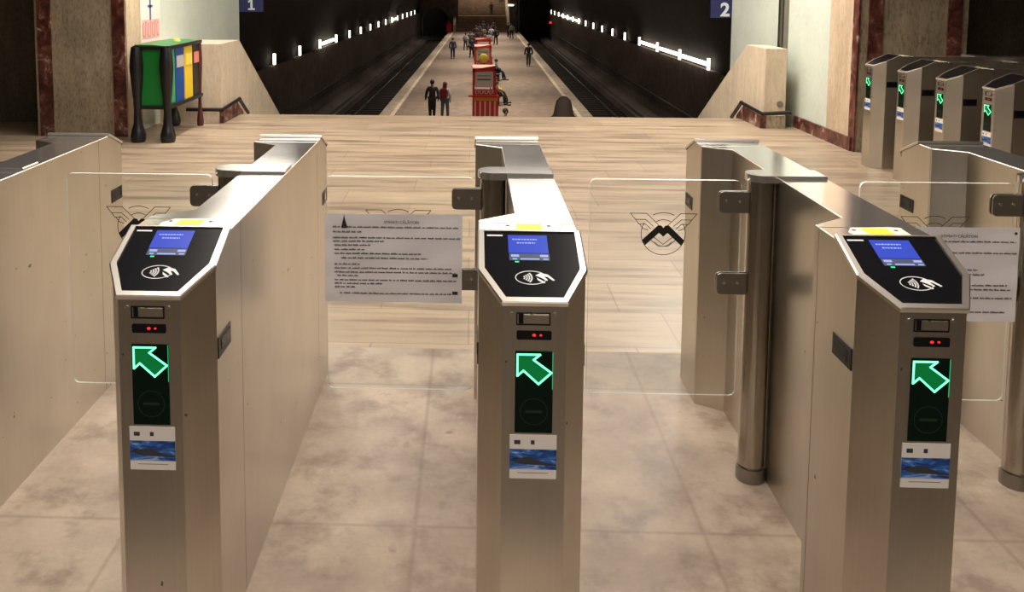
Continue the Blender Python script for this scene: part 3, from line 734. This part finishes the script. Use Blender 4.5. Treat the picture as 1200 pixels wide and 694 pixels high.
# ------------------------------------------------------------------ kiosks and benches
def kiosk(x, y, label, style):
    root = thing('snack_kiosk', label, 'kiosk', (x,y,PZ), 0, 'red kiosks along the platform')
    w = .56
    fr = Plane2((0,-.02,0),(1,0,0),(0,0,1))
    main = 'red' if style != 1 else 'red_orange'
    obj('counter_base', box(-w,w,0,1.5,0,1.05,.01), main, root)
    bm = bmesh.new()
    for i in range(5): bx(bm, -.47+i*.21,-.40+i*.21,-.012,0,.08,.88)
    obj('base_slats', bm, 'kiosk_pink', root)
    bm = bmesh.new(); bx(bm, -w+.05,w-.04,-.02,0,.90,1.04); obj('yellow_sign', bm, 'kiosk_yellow', root)
    bm = bmesh.new(); bx(bm, -w-.18,w+.02,-.16,.02,1.08,1.14); obj('counter_shelf', bm, main, root)
    sg = obj('name_board', box(-w+.03,w-.05,-.03,.02,1.16,1.40), main, root)
    bm = bmesh.new(); pl = Plane2((0,-.03,0),(1,0,0),(0,0,1))
    for i in range(8):
        u = -.42+i*.10; pl.stroke(bm, [(u,1.21),(u,1.35),(u+.05,1.35),(u+.05,1.28),(u,1.28)] if i%2 else [(u+.05,1.35),(u,1.35),(u,1.21),(u+.05,1.21)], .028,.0,.006)
    obj('board_lettering', bm, 'kiosk_white', sg)
    for a, b_ in ((-w,-w+.10),(w-.22,w-.12)):
        obj('corner_post', box(a,b_,0,.10,1.05,2.28), main, root); obj('corner_post', box(a,b_,1.4,1.5,1.05,2.28), main, root)
    obj('menu_screen', box(-w+.12,w-.24,.02,.06,1.48,2.14), 'kiosk_white', root)
    bm = bmesh.new(); bx(bm, -w+.2,w-.34,.012,.02,1.78,1.84); bx(bm, -w+.2,w-.34,.012,.02,1.96,1.99); obj('menu_lines', bm, 'cloth_grey', root)
    bm = bmesh.new(); prism(bm, [(-w,2.14),(w-.12,2.2),(w-.12,2.42),(-w,2.24)], lambda p: (p[0],0,p[1]), lambda p: (p[0],.06,p[1])); obj('fascia', bm, main, root)
    obj('roof', box(-w,w-.1,.06,1.6,2.25,2.31,.01), 'kiosk_pink', root)
    if style == 1:
        bm = bmesh.new(); r = bmesh.ops.create_uvsphere(bm, u_segments=16, v_segments=10, radius=.27); bmesh.ops.scale(bm, vec=(1,.25,1), verts=bm.verts[:]); bmesh.ops.translate(bm, vec=(-.02,-.04,1.62), verts=bm.verts[:])
        obj('round_logo', bm, 'lemon', root, smooth=True)
    return root
kiosk(.66, 36.4, 'red platform kiosk with white menu board and lettered counter, nearest one', 0)
kiosk(.80, 50.0, 'orange red platform kiosk with a round yellow logo, second from the near stairs', 1)
kiosk(.90, 56.8, 'red platform kiosk half hidden by the crowd, farthest one', 2)
def bench(x, y, label):
    root = thing('platform_bench', label, 'bench', (x,y,PZ), 0, 'platform benches')
    obj('seat', box(-.22,.22,-.75,.75,.40,.45,.01), 'cloth_brown', root); obj('backrest', box(-.26,-.22,-.75,.75,.45,.85,.01), 'cloth_brown', root)
    for q in (-.6,.6): obj('leg', box(-.18,.18,q-.03,q+.03,0,.40), 'black_iron', root)
bench(1.62, 52.9, 'brown platform bench beside the kiosk with the yellow logo')
bench(1.25, 42.0, 'brown platform bench behind the nearest kiosk')
bench(1.27, 31.2, 'brown platform bench in front of the nearest kiosk, mostly hidden')

# ------------------------------------------------------------------ people
def ell(bm, c, r, seg=12):
    q = bmesh.ops.create_uvsphere(bm, u_segments=seg, v_segments=8, radius=1.0)
    bmesh.ops.scale(bm, vec=r, verts=q['verts']); bmesh.ops.translate(bm, vec=c, verts=q['verts'])
def person(x, y, z, rot, label, top, legs, hair, h=1.70, pose='stand', coat=False, long_hair=False, hood=False, bag=None, stride=.12, shoe='dark_rubber'):
    """local frame faces +y; the body is one skinned surface, clothing its children"""
    root = thing('person', label, 'person', (x,y,z), rot)
    k = h/1.70
    def V(p): return (p[0]*k, p[1]*k, p[2]*k)
    if pose == 'sit':
        hipz, kz = .565, .54
        hip = (0,0,hipz); ch = (0,.02,.90); nk = (0,.03,1.05)
        kn = lambda s: (s*.11,.44,kz); an = lambda s: (s*.11,.46 if s < 0 else .62,.08); hp = lambda s: (s*.09,.02,hipz)
        el = lambda s: (s*.25,.10,.75); wr = lambda s: (s*.14,.34,.66)
        toe = lambda s: (s*.11,an(s)[1]+.15,.04)
    else:
        hip = (0,0,.93); ch = (0,.0,1.28); nk = (0,.01,1.44)
        hp = lambda s: (s*.09,0,.88); kn = lambda s: (s*.10,.5*s*stride+.03,.50); an = lambda s: (s*.10,s*stride,.09); toe = lambda s: (s*.11,s*stride+.15,.04)
        el = lambda s: (s*.25,-.04-.06*s,1.10); wr = lambda s: (s*.25,.08-.12*s,.86)
    sh = lambda s: (s*.18, ch[1], nk[2]-.07); hd = (0, nk[1]+.02, nk[2]+.13); hn = lambda s: tuple(a+b_ for a, b_ in zip(wr(s), (0,.03,-.08)))
    vs = [hip, ch, nk, (hd[0],hd[1],hd[2]-.06), (hd[0],hd[1]+.0,hd[2]+.06)]; rs = [.10,.10,.045,.072,.085]; es = [(0,1),(1,2),(2,3),(3,4)]
    for s in (-1,1):
        b0 = len(vs); vs += [sh(s), el(s), wr(s), hn(s)]; rs += [.055,.042,.030,.035]; es += [(1,b0),(b0,b0+1),(b0+1,b0+2),(b0+2,b0+3)]
        b0 = len(vs); vs += [hp(s), kn(s), an(s), toe(s)]; rs += [.085,.06,.04,.035]; es += [(0,b0),(b0,b0+1),(b0+1,b0+2),(b0+2,b0+3)]
    obj('body', skin_bm([V(p) for p in vs], es, [r_*k for r_ in rs], 1), 'skin', root, smooth=True)
    # jacket
    vs = [(hip[0],hip[1],hip[2]-.02), ch, (nk[0],nk[1],nk[2]-.03)]; rs = [.155,.165,.085]; es = [(0,1),(1,2)]
    if coat: vs.append((0,0.03,hip[2]-.56)); rs.append(.215); es.append((0,3))
    for s in (-1,1):
        b0 = len(vs); vs += [sh(s), el(s), wr(s)]; rs += [.080,.066,.050]; es += [(1,b0),(b0,b0+1),(b0+1,b0+2)]
    obj('coat' if coat else 'jacket', skin_bm([V(p) for p in vs], es, [tuple(q*k for q in r_) if isinstance(r_, tuple) else r_*k for r_ in rs], 1), 'cloth_'+top, root, smooth=True)
    vs = [(hip[0],hip[1],hip[2]+.02)]; rs = [.15]; es = []
    for s in (-1,1):
        b0 = len(vs); vs += [hp(s), kn(s), an(s)]; rs += [.105,.080,.065]; es += [(0,b0),(b0,b0+1),(b0+1,b0+2)]
    obj('trousers', skin_bm([V(p) for p in vs], es, [r_*k for r_ in rs], 1), 'cloth_'+legs, root, smooth=True)
    bm = bmesh.new()
    for s in (-1,1):
        a = Vector(V(an(s))); ell(bm, (a.x, a.y+.07*k, a.z-.04*k), (.05*k,.13*k,.05*k), 10)
    obj('shoes', bm, shoe, root, smooth=True)
    bm = bmesh.new(); c = V(hd); ell(bm, (c[0],c[1]-.02*k,c[2]+.035*k), (.098*k,.108*k,.105*k))
    if long_hair: ell(bm, (c[0],c[1]-.06*k,c[2]-.10*k), (.10*k,.07*k,.17*k))
    obj('hair', bm, hair, root, smooth=True)
    bm = bmesh.new(); ell(bm, (c[0],c[1]+.095*k,c[2]-.01*k), (.014*k,.02*k,.022*k), 8)
    for s in (-1,1): ell(bm, (c[0]+s*.088*k,c[1]+.005*k,c[2]-.01*k), (.012*k,.02*k,.028*k), 8)
    obj('nose_and_ears', bm, 'skin', root, smooth=True)
    if hood:
        bm = bmesh.new(); lathe(bm, (c[0],c[1]-.02), [(.29,c[2]-.42),(.27,c[2]-.30),(.17,c[2]-.14),(.145,c[2]),(.12,c[2]+.09),(.06,c[2]+.15),(.01,c[2]+.165)], 18); obj('hood', bm, 'cloth_brown', root, smooth=True)
    if bag:
        bm = box(-.16*k,.16*k,-.30*k,-.13*k,ch[2]*k-.28*k,ch[2]*k+.14*k,.04*k); obj('backpack', bm, 'cloth_'+bag, root)
    return root
def at(px, y): return (px-551.3)*y/1000*.999
PL = PZ
person(at(506.5,36.9),36.9,PL,.2,'person in a long black coat walking away beside the person in maroon','black','black','hair_dark',1.74,coat=True)
person(at(521.5,36.7),36.7,PL,-.25,'person with a maroon backpack, pale sleeves and grey jeans beside the black coat','pale','jeans','hair_brown',1.68,bag='maroon',long_hair=True)
person(at(530.5,68.5),68.5,PL,0,'person in dark blue walking alone on the left half of the platform','navy','navy','hair_dark',1.72)
person(at(619.5,62.4),62.4,PL,.1,'person in black standing alone near the right platform edge','black','charcoal','hair_dark',1.72)
person(at(581,53.0),53.0,PL+.0,-PI/2,'person in a teal jacket seated with one leg out beside the second kiosk','teal','navy','hair_dark',1.72,'sit')
person(1.25,42.4,PL,-PI/2,'person in a yellow top seated behind the nearest kiosk','amber','black','hair_dark',1.70,'sit')
person(1.27,41.55,PL,-PI/2,'person in dark clothes seated next to the person in yellow','charcoal','black','hair_dark',1.55,'sit')
person(1.27,31.2,PL,-PI/2,'dark haired head of a seated person right of the nearest kiosk','black','black','hair_dark',1.72,'sit')
person(at(663,14.2),14.4,-2.05,0,'dark hooded person on the near stairs by the right edge, only the head in view','brown','charcoal','hair_brown',1.74,hood=True)
crowd = [(551,79,'charcoal','black','person in dark grey at the left front of the crowd',1.7),(555.5,74,'brown','charcoal','person in brown close behind the third kiosk, left side',1.66),
 (545.5,78,'palegrey','charcoal','person in pale grey on the left fringe of the crowd',1.62),(561,82,'wine','black','person in dark red in the middle of the crowd',1.72),
 (568,80,'wine','charcoal','person in dark red to the right behind the third kiosk',1.6),(566,101,'black','black','person in black at the back of the crowd before the stairs',1.78),
 (561.5,96,'grey','charcoal','person in grey at the back left of the crowd',1.68),(572,94,'charcoal','black','person in charcoal at the back right of the crowd',1.7),
 (575.5,90,'pale','jeans','person in a pale jacket and jeans in the right part of the crowd',1.7),(581,86,'charcoal','black','person in black jacket standing foremost at the right of the crowd',1.78),
 (578,98,'black','charcoal','person in black behind the pale jacket near the stairs',1.74),(595.5,100,'black','black','person in black by the right parapet of the far stairs',1.7),
 (599.5,96,'palegrey','black','person in pale grey top walking by the right parapet of the far stairs',1.74)]
crowd += [(557.5,66,'charcoal','black','person in dark grey just behind the orange kiosk, left one',1.7),(563.5,68,'wine','black','person in wine red standing over the kiosk roofs, taller',1.8),
 (570,70,'brown','black','person in brown with dark trousers behind the kiosks, right one',1.7),(553,70,'navy','black','person in navy at the nearest left corner of the crowd',1.68),
 (566.5,88,'grey','black','person in grey enclosed in the middle of the crowd',1.74),(558,90,'black','charcoal','person in black enclosed at the left middle of the crowd',1.76),(573,78,'palegrey','charcoal','person in pale grey at the near right of the crowd',1.7)]
for px, y, a, b_, lab, h in crowd: person(at(px,y),y,PL,random.uniform(-.6,.6),lab,a,b_,random.choice(('hair_dark','hair_brown')),h,stride=random.choice((.05,.14,-.12)))
person(at(575.5,115),115.3,PZ+1.95+.15,PI,'person in dark clothes coming down the upper flight of the far stairs','charcoal','navy','hair_dark',1.7)
person(at(586,118.4),118.6,PZ+1.95+1.80,PI,'person in wine red high on the far stairs','wine','grey','hair_dark',1.7)
# platform lights (above the frame, under the vault)
for y in range(28, 112, 12):
    area('platform_lamp', (S(0,y),y,3.3), 5.5, 8, 520, col=(1,.86,.70), spread=math.radians(100))
area('far_stairs_lamp', (1.6,116,3.4), 5, 5, 330, col=(1,.80,.60))

# ------------------------------------------------------------------ world, camera
w = bpy.data.worlds.new('world'); bpy.context.scene.world = w; w.use_nodes = True
w.node_tree.nodes['Background'].inputs[0].default_value = (.5,.45,.4,1); w.node_tree.nodes['Background'].inputs[1].default_value = .15
F, PX, PY, p, a, ro = 1000.0, 516.4, 73.7, .0884, .0349, .0035
r0 = Vector((math.cos(a), math.sin(a), 0)); f = Vector((-math.sin(a)*math.cos(p), math.cos(a)*math.cos(p), -math.sin(p))); u0 = r0.cross(f)
r = r0*math.cos(ro)+u0*math.sin(ro); u = -r0*math.sin(ro)+u0*math.cos(ro)
cam = bpy.data.cameras.new('camera'); co = bpy.data.objects.new('camera', cam); C.objects.link(co)
mw = Matrix((r, u, -f)).transposed().to_4x4(); mw.translation = Vector((0,0,1.55)); co.matrix_world = mw
cam.sensor_fit = 'HORIZONTAL'; cam.sensor_width = 36; cam.lens = F/1200*36
cam.shift_x = (600-PX)/1200; cam.shift_y = -(347-PY)/1200
cam.clip_start = .05; cam.clip_end = 300
sc = bpy.context.scene; sc.camera = co
sc.view_settings.view_transform = 'Standard'; sc.view_settings.look = 'None'; sc.view_settings.gamma = 1; sc.view_settings.use_curve_mapping = False
sc.view_settings.exposure = 0.0
